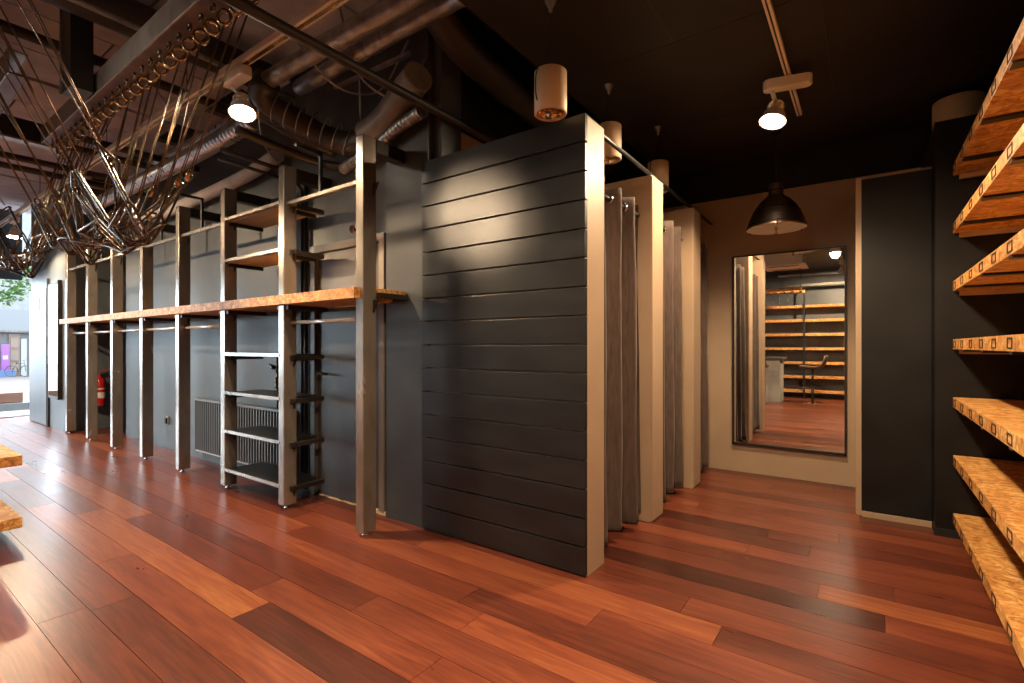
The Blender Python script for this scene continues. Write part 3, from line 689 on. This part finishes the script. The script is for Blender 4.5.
def long_link(a, b, w=.014, r=.0052):
    """slim closed wire loop from a to b, as in a chain"""
    a = Vector(a); b = Vector(b); d = (b-a).normalized(); s_ = d.cross(Vector((random.uniform(-.4,.4),random.uniform(-.4,.4),1))).normalized()
    a2, b2 = a - d*.006, b + d*.006
    P = []
    for q in range(7): t_ = R(90+180*q/6); P.append(a2 + d*w*(1+math.cos(t_)) + s_*w*math.sin(t_))
    for q in range(7): t_ = R(-90+180*q/6); P.append(b2 - d*w*1.4*(1-math.cos(t_)) + s_*w*1.3*math.sin(t_))
    return MB().tube(P, r, 6, True)
def net(label, stations, zl, rope_n):
    """stations: list of x ; hammock of chained links slung between cables"""
    xm = sum(stations)/len(stations)
    t = thing('cable_net', (xm, .9, zl), label, 'cable net', 'cable nets under the steel frame')
    rows = []
    rnd = random.Random(int(-xm*100))
    n = len(stations)
    for i, x in enumerate(stations):
        e = abs(i-(n-1)/2)/((n-1)/2)
        zA = zl + .30 + .10*e + rnd.uniform(-.05,.05); zB = zl + .34 + .06*e + rnd.uniform(-.05,.05)
        yA = 1.06 + rnd.uniform(-.02,.03); yB = .76 + rnd.uniform(-.04,.03)
        A = Vector((x + rnd.uniform(-.04,.04), yA, zA)); Bp = Vector((x + rnd.uniform(-.05,.05), yB, zB))
        pts_ = []
        m_ = 4
        for q in range(m_+1):
            u = q/m_; p = A.lerp(Bp, u); p.z -= (1-(2*u-1)**2)*(.30 + rnd.uniform(-.09,.05)); p.x += rnd.uniform(-.07,.07); p.y += rnd.uniform(-.03,.03)
            pts_.append(p)
        rows.append(pts_)
        for q in range(m_): long_link(pts_[q], pts_[q+1]).build('chain_link', M['rod_metal'], t)
        # cables to ringed beam and far beam
        xr = RX[rope_n[i][0]]
        for s_ in range(2):
            MB().tube([Vector((xr+.012*s_, 1.215, BZ-.07)), A + Vector((.012*s_,.006*s_,0))], .0028, 5).build('cable', M['brass_cable'], t)
        if rope_n[i][1] is not None:
            MB().tube([Vector((RX[rope_n[i][1]], 1.215, BZ-.07)), pts_[1]], .0028, 5).build('cable', M['brass_cable'], t)
        for s_ in range(2 if i % 3 == 0 else 1):
            MB().tube([Vector((x-.05+.03*s_, .33, BZ+.02)), Bp + Vector((.014*s_,0,0))], .0034, 5).build('cable', M['brass_cable'], t)
        MB().lathe([(0,-.03),(.009,-.03),(.011,0),(.009,.03),(0,.03)], A, (Vector((xr,1.215,BZ))-A), 8).build('swage', M['gold'], t)
    for i in range(n-1):
        for q in range(0, 5):
            q2 = min(max(q + rnd.choice((-1,0,1)), 0), 4)
            if q in (1,2,3) or rnd.random() < .5: long_link(rows[i][q], rows[i+1][q2], .012, .0048).build('chain_link', M['rod_metal'], t)
        if i < n-2:
            q = rnd.choice((1,2,3)); long_link(rows[i][q], rows[i+2][rnd.choice((1,2,3))], .013, .005).build('chain_link', M['rod_metal'], t)
    return t
net('large swag of chained bronze links under the steel frame', [-2.72-.145*k for k in range(10)], 1.72, [(min(k+ (0 if k < 2 else k//3), 13), (k+3 if k % 2 else None)) for k in range(10)])
net('small far swag of chained bronze links near the entrance', [-4.85-.15*k for k in range(8)], 1.78, [(min(14+k+k//2, 24), min(15+k+k//2, 24)) for k in range(8)])

# ================================================================== DUCTS AND PIPES
def duct(name, pts, r, m_, label, cat='duct', rib=0, n=14, seg=8, lump=0, steps=None, parent=None):
    P = smooth_path(pts, seg)
    if rib or lump:
        L_ = sum((P[i+1]-P[i]).length for i in range(len(P)-1)); k = steps or max(int(L_/rib*4) if rib else int(L_/.04), 8)
        P = resample(P, k); rr = []
        for i in range(k):
            q = r
            if rib: q += (r*.09)*math.sin(i*math.pi/2)
            if lump: q += r*lump*(.6*math.sin(i*1.7)+.4*math.sin(i*.73+1)) * random.uniform(.4,1)
            rr.append(q)
    else: rr = r
    o = MB().tube(P, rr, n).build(name, m_, parent)
    if parent is not None: return o
    return tag(o, label, cat)
dr = thing('duct_run', (-2.6,1.9,2.7), 'foil wrapped duct turning into a dark tied hose and grey elbow', 'duct')
duct('foil_section', [(-1.78,1.87,3.16),(-2.0,1.87,3.14),(-2.7,1.84,3.12),(-3.35,1.80,3.08)], .056, M['duct_grey'], '', lump=.06, parent=dr)
duct('insulated_duct', [(-1.78,2.06,3.18),(-2.0,2.08,3.20),(-2.7,2.08,3.19),(-3.45,2.08,3.17)], .055, M['duct_grey'], 'separate foil wrapped duct nearer the plaster wall', lump=.09)
hs = duct('hose_section', [(-3.35,1.80,3.08),(-3.46,1.80,3.02),(-3.46,1.92,2.96),(-3.36,2.10,2.86),(-3.22,2.26,2.78),(-3.05,2.33,2.76),(-2.85,2.35,2.82)], .085, M['pipe_brown'], '', lump=.10, parent=dr)
duct('side_hose', [(-3.62,1.72,3.02),(-3.58,1.95,2.93),(-3.46,2.14,2.83),(-3.30,2.30,2.74)], .055, M['pipe_brown'], '', lump=.12, parent=dr)
o = duct('elbow_section', [(-2.98,2.33,2.78),(-2.80,2.34,2.84),(-2.66,2.34,2.92),(-2.52,2.33,3.0),(-2.40,2.3,3.03)], .10, M['bag'], '', lump=.05, parent=dr)
duct('flexible_duct', [(-3.35,2.40,2.64),(-3.1,2.36,2.66),(-2.85,2.34,2.70),(-2.6,2.33,2.77),(-2.40,2.32,2.80)], .040, M['duct_grey'], 'ribbed flexible duct passing behind the tallest upright', rib=.035)
duct('flexible_duct', [(-3.9,1.98,3.02),(-5.2,2.0,3.0),(-6.6,2.02,3.02),(-8.2,2.02,3.02)], .070, M['duct_silver'], 'silver ribbed duct along the track towards the entrance', rib=.06)
duct('flexible_duct', [(-4.62,2.2,3.30),(-5.6,2.2,3.29),(-7.2,2.2,3.30)], .055, M['duct_silver'], 'slimmer silver ribbed duct next to the plaster wall', rib=.05)
duct('spiral_duct', [(-6.5,.55,3.38),(-9,.55,3.38),(-12,.55,3.38)], .13, M['duct_silver'], 'wide silver spiral duct under the raw ceiling', rib=.10, n=20)
duct('main_duct', [(-2.08,.2,3.40),(-2.08,1.4,3.42),(-2.08,1.95,3.38),(-2.12,2.55,3.14),(-2.14,4.6,3.06)], .10, M['pipe_brown'], 'thick dark duct running over towards the cabins', n=20)
duct('main_duct', [(-4.02,-2,3.45),(-4.02,.5,3.45),(-4.02,2.2,3.45)], .12, M['pipe_brown'], 'thick dark duct crossing above the steel frame', n=20)
duct('cross_pipe', [(-2.31,-.5,2.80),(-2.31,1.2,2.80),(-2.31,2.3,2.80),(-2.31,4.6,2.80)], .028, M['pipe_brown'], 'straight dark pipe crossing under the foil ducts', 'pipe')
duct('cross_pipe', [(-4.5,-2,3.30),(-4.5,.5,3.30),(-4.5,2.3,3.30)], .036, M['pipe_brown'], 'dark pipe crossing above the ringed beam', 'pipe')
duct('cross_pipe', [(-3.85,-2,3.31),(-3.85,.5,3.32),(-3.87,2.3,3.31)], .018, M['duct_grey'], 'thin grey conduit beside the thick crossing duct', 'pipe')
for k, (x, z) in enumerate(((-5.95,3.185),(-6.3,3.185),(-7.1,3.185),(-7.5,3.185))):
    duct('cross_pipe', [(x,-1,z),(x,.8,z),(x,2.42,z)], .034, M['pipe_brown'], ['dark pipe crossing just beyond the steel frame','second dark pipe crossing beyond the steel frame','dark pipe crossing above the middle of the shelving','dark pipe crossing furthest towards the entrance'][k], 'pipe')
duct('wall_pipe', [(-3.62,1.72,2.78),(-3.60,2.05,2.74),(-3.52,2.3,2.70),(-3.35,2.40,2.66),(-3.15,2.41,2.66)], .032, M['pipe_brown'], 'brown pipe bending along the plaster wall under the hoses', 'pipe')
duct('wall_pipe', [(-7.6,2.36,2.80),(-6.2,2.36,2.82),(-4.9,2.36,2.86),(-4.2,2.34,2.92)], .06, M['raw_ceiling'], 'mauve painted pipe along the top of the plaster wall', 'pipe')
duct('ceiling_conduit', [(-1.95,1.6,3.45),(-1.9,2.4,3.35),(-1.85,2.8,3.28),(-1.8,4.6,3.25)], .03, M['pipe_brown'], 'dark conduit between the thick duct and the black ceiling', 'pipe')
cab = [[(-4.2,2.38,2.75),(-3.9,2.2,2.72),(-3.7,1.95,2.78),(-3.5,1.8,2.95)], [(-3.0,1.7,3.3),(-2.9,2.0,3.0),(-2.8,2.3,3.05),(-2.5,2.3,3.3)],
       [(-2.7,1.9,3.4),(-2.75,2.1,3.05),(-2.6,2.35,2.95),(-2.45,2.4,3.2)], [(-3.6,1.2,3.5),(-3.4,1.35,3.25),(-3.15,1.45,3.32),(-2.9,1.6,3.5)],
       [(-4.9,1.6,3.5),(-4.7,1.75,3.2),(-4.3,1.85,3.2),(-4.1,2.0,3.5)], [(-2.9,2.2,3.5),(-2.95,2.25,3.1),(-3.0,2.3,2.9),(-3.0,2.36,2.86)]]
labs = ['pale loose cable drooping before the plaster wall near the lit spot', 'loose cable looped above the grey elbow', 'dark loose cable hanging between the foil ducts', 'loose cable looped beside the ringed beam', 'loose cable looped behind the ringed beam', 'loose cable dropping to the sagging hose']
for c, l in zip(cab, labs): duct('loose_cable', c, .007, M['duct_grey'], l, 'cable', n=6, seg=10)
# pale strut channels by the hoses
for k in range(3):
    o = MB().bar((-3.1-.05*k,1.9+.16*k,3.26-.05*k),(-2.45,1.95+.16*k,3.28-.05*k), .03, .02).build('strut_channel', M['duct_grey'])
    tag(o, ['grey strut channel between the foil ducts','grey strut channel next to the grey elbow','grey strut channel against the plaster wall'][k], 'strut')
for k in range(7):
    u = k/6; c = Vector((-3.46,1.92,2.96)).lerp(Vector((-3.15,2.30,2.77)), u)
    ax = Vector((.31,.38,-.19)).normalized(); s1 = ax.orthogonal().normalized(); s2 = ax.cross(s1)
    o = MB().tube([c + (s1*math.cos(a)+s2*math.sin(a))*.10 for a in [2*math.pi*q/16 for q in range(16)]], .005, 6, True).build('cable_tie', M['duct_grey'], hs)

# ================================================================== BEHIND THE CAMERA, SEEN IN THE MIRROR
for k in range(7):
    zt = .20 + .338*k
    t = thing('back_wall_shelf', (-1, YS+.17, zt-.06), 'long chipboard shelf mirrored opposite, ' + ['lowest of seven','second of seven from the floor','third of seven from the floor','middle one of seven','fifth of seven from the floor','sixth of seven from the floor','topmost of seven'][k], 'shelf', 'mirrored chipboard shelves')
    B(-4.2, .40, YS+.002, YS+.34, zt-.06, zt).build('board', M['osb'], t, .002)
    for j in range(16):
        yy = -4.1 + .3*j
        B(yy-.02, yy+.02, YS+.34, YS+.342, zt-.048, zt-.044).build('square_tube', M['rubber'], t)
o = B(-1.235,-1.20,YS+.345,YS+.38,0,2.62).build('shelf_post', M['black_metal']); tag(o, 'black post standing before the mirrored shelves', 'post')
ct = thing('bar_counter', (-2.4,-2.1,0), 'grey concrete bar counter mirrored behind the cabins', 'counter')
B(-3.3,-1.56,-2.3,-1.75,0,.95).build('body', M['concrete'], ct, .01); B(-3.35,-1.50,-2.35,-1.70,.95,1.0).build('top', M['stone'], ct, .006)
def stool(x, y, rz, label):
    t = thing('bar_stool', (x,y,0), label, 'stool', 'bar stools')
    MB().lathe([(0,0),(.20,0),(.205,.006),(.19,.014),(.06,.03),(.03,.05),(0,.05)], (x,y,0), n=32).build('base', M['chrome'], t)
    MB().tube([(x,y,.04),(x,y,.40)], .03, 14).build('column', M['dark_steel'], t); MB().tube([(x,y,.38),(x,y,.74)], .022, 14).build('piston', M['black_metal'], t)
    dx, dy = math.cos(rz), math.sin(rz)
    MB().tube([Vector((x,y,.33))+Vector((dx*a,dy*a,0))+Vector((-dy*b_,dx*b_,0)) for a,b_ in ((.02,-.10),(.17,-.10),(.19,0),(.17,.10),(.02,.10))], .010, 8).build('footrest', M['chrome'], t)
    prof = [(.24,.80),(.22,.785),(.10,.765),(-.10,.765),(-.19,.79),(-.235,.86),(-.265,.96),(-.275,1.05)]
    vs_ = []; fs = []; nseg = 9
    for i, (a, z) in enumerate(prof):
        hw = .21 - (.03 if i in (0,) else 0) - (.05 if i == len(prof)-1 else 0) - .01*max(0,i-5)
        for k in range(nseg):
            b_ = (2*k/(nseg-1)-1); lift = .035*b_*b_ if i < 5 else 0; fw = .05*b_*b_ if i >= 4 else 0
            vs_.append(Vector((x,y,z+lift)) + Vector((dx,dy,0))*(a+fw) + Vector((-dy,dx,0))*hw*b_)
    for i in range(len(prof)-1):
        for k in range(nseg-1): fs.append((i*nseg+k, i*nseg+k+1, (i+1)*nseg+k+1, (i+1)*nseg+k))
    o = MB().add(vs_, fs, True).build('seat_shell', M['leather'], t); sd = o.modifiers.new('s', 'SOLIDIFY'); sd.thickness = .035; sd.offset = 0
    ss = o.modifiers.new('ss', 'SUBSURF'); ss.levels = 1; ss.render_levels = 1
stool(-.97,-2.02, R(180), 'brown leather bar stool with low back beside the counter end')
stool(-1.95,-1.35, R(-90), 'brown leather bar stool standing in front of the counter')
rk = thing('hanging_rack', (-1.9,-2.1,2.5), 'suspended chipboard edged grid rack above the bar counter', 'rack')
for yy in (-2.4,-1.8): B(-2.7,-1.15,yy-.015,yy+.015,2.46,2.52).build('side_board', M['osb'], rk)
for k in range(10): B(-2.66+.16*k,-2.63+.16*k,-2.4,-1.8,2.47,2.50).build('crossbar', M['steel'], rk)
for x in (-2.6,-1.2): MB().tube([(x,-2.1,2.5),(x,-2.1,CR if x < XB else CB)], .008, 6).build('hanger', M['dark_steel'], rk)
for k in range(9):
    x = -2.55 + .16*k
    o = MB().tube([(x,-1.9,2.465),(x,-1.9,2.2),(x+.02,-1.9,2.0)], .004, 5).build('rack_hook', M['chrome']); tag(o, 'steel hook rod hanging from the grid rack', 'hook', 'hook rods on the rack')
ac = thing('ceiling_unit', (-1.4,-.7,2.84), 'cream air conditioning cassette under the ceiling', 'air conditioner')
B(-1.68,-1.0,-1.05,-.35,2.85,CB).build('housing', M['lamp_white'], ac, .01); B(-1.72,-.96,-1.09,-.31,2.82,2.85).build('fascia', M['lamp_white'], ac, .008)
for s_ in (0,1): B(-1.60,-1.08,-.99+.50*s_,-.93+.50*s_,2.817,2.821).build('vent', M['slot'], ac)
for k, (yy, z) in enumerate(((-2.35,2.86),(-2.85,2.68))):
    o = MB().tube([(-1.68,yy,z),(.9,yy,z)], .03, 12).build('ceiling_tube', M['concrete']); tag(o, ['grey tube under the ceiling before the mirrored shelves','grey tube just above the mirrored shelves'][k], 'pipe')

# ================================================================== STREET BEYOND THE SHOP FRONT
g = MB(); g.add([(XS-.1,-30,-.14),(-15,-30,-.14),(-15,40,-.14),(XS-.1,40,-.14),(-43,-30,-.62),(-43,40,-.62),(-70,-30,-.62),(-70,40,-.62)], [(0,3,2,1),(1,2,5,4),(4,5,7,6)])
struct(g.build('ground', M['paving']), 'pinkish street paving outside the shop')
o = B(-13.4,-12.4,.6,2.75,-.14,.0).build('entrance_step', M['stone'], None, .01); tag(o, 'pale stone step outside the entrance', 'step')
sb = thing('street_bench', (-14.2,1.7,-.14), 'orange timber street bench on a pale plinth', 'bench')
B(-14.6,-14.15,.8,2.45,.10,.30).build('timber_block', M['timber'], sb, .01); B(-14.7,-14.05,.6,2.8,-.14,.09).build('plinth', M['stone'], sb, .01)
fc = thing('street_building', (-43,8,-.62), 'shop building across the street with pale fascia', 'building'); 
B(-46,-42.6,-2,20,-.7,2.1).build('wall', M['facade_dark'], fc); B(-46,-42.2,-2,20,2.2,3.45).build('fascia', M['facade'], fc); B(-46,-43,-2,20,3.45,12).build('upper_wall', M['stone'], fc)
B(-42.6,-42.2,-2,20,2.08,2.2).build('canopy_edge', M['dark_steel'], fc)
B(-42.6,-42.5,6.72,7.22,-.66,2.0).build('door', M['wood_door'], fc); B(-42.6,-42.5,7.26,7.52,-.6,1.7).build('panel', M['white_far'], fc); B(-42.6,-42.5,6.0,6.36,1.72,2.05).build('red_sign', M['dull_red'], fc)
for j in range(3): B(-42.5,-42.46,6.80,7.14,-.4+.78*j,.2+.78*j).build('door_panel', M['bark'], fc)
ps = thing('pavement_sign', (-41.9,6.45,-.62), 'purple advertising pillar on the far pavement', 'sign')
B(-42.0,-41.85,6.30,6.66,-.2,1.35).build('board', M['purple'], ps, .02); B(-42.1,-41.75,6.2,6.9,-.62,-.2).build('base', M['blue'], ps, .02)
for j in range(3): B(-41.85,-41.84,6.37,6.59,.05+.4*j,.28+.4*j).build('poster_panel', M['white_far' if j == 1 else 'purple'], ps)
bk = thing('bicycle', (-40.9,6.9,-.59), 'dark bicycle parked on the far pavement', 'bicycle')
def P2(u, z): return Vector((-40.9 + .55*u*.6, 6.9 + .52*u, -.585 + z))
for u in (-.52,.52):
    c = P2(u,.34); d1_ = (P2(1,0)-P2(-1,0)).normalized()
    MB().tube([c + (d1_*math.cos(a)+Vector((0,0,1))*math.sin(a))*.32 for a in [2*math.pi*q/24 for q in range(24)]], .022, 6, True).build('wheel', M['rubber'], bk)
for a, b_ in (((-.52,.34),(-.1,.30)),((-.52,.34),(-.2,.80)),((-.1,.30),(-.2,.88)),((-.2,.80),(.40,.82)),((-.1,.30),(.42,.74)),((.52,.34),(.38,.95))):
    MB().tube([P2(*a),P2(*b_)], .018, 6).build('frame_tube', M['dark_steel'], bk)
MB().tube([P2(.38,.95)+Vector((.2,-.1,.05)),P2(.38,.97),P2(.38,.95)+Vector((-.2,.1,.05))], .014, 6).build('handlebar', M['dark_steel'], bk)
MB().bar(P2(-.32,.90),P2(-.08,.90), .12, .05).build('saddle', M['rubber'], bk)
tr = thing('street_tree', (-25,2.4,-.35), 'leafy green tree in the street', 'tree')
MB().tube(smooth_path([(-25,2.4,-.35),(-25,2.42,1.5),(-25,2.6,2.8),(-25,2.9,3.9)]), [.12]*8+[.1]*8+[.07]*9, 10).build('trunk', M['bark'], tr)
mb = MB(); rnd = random.Random(5)
for k in range(1500):
    th = rnd.uniform(0,2*math.pi); ph = math.acos(rnd.uniform(-1,1)); q = rnd.uniform(.4,1)**.5
    c = Vector((-25+1.5*q*math.sin(ph)*math.cos(th), 3.2+1.7*q*math.sin(ph)*math.sin(th), 3.75+1.15*q*math.cos(ph)))
    u = Vector((rnd.gauss(0,1),rnd.gauss(0,1),rnd.gauss(0,.6))).normalized(); v_ = u.orthogonal().normalized(); s_ = rnd.uniform(.05,.11)
    mb.add([c-u*s_, c+v_*s_*.55, c+u*s_, c-v_*s_*.55], [(0,1,2,3)])
mb.build('foliage', M['leaf'], tr)
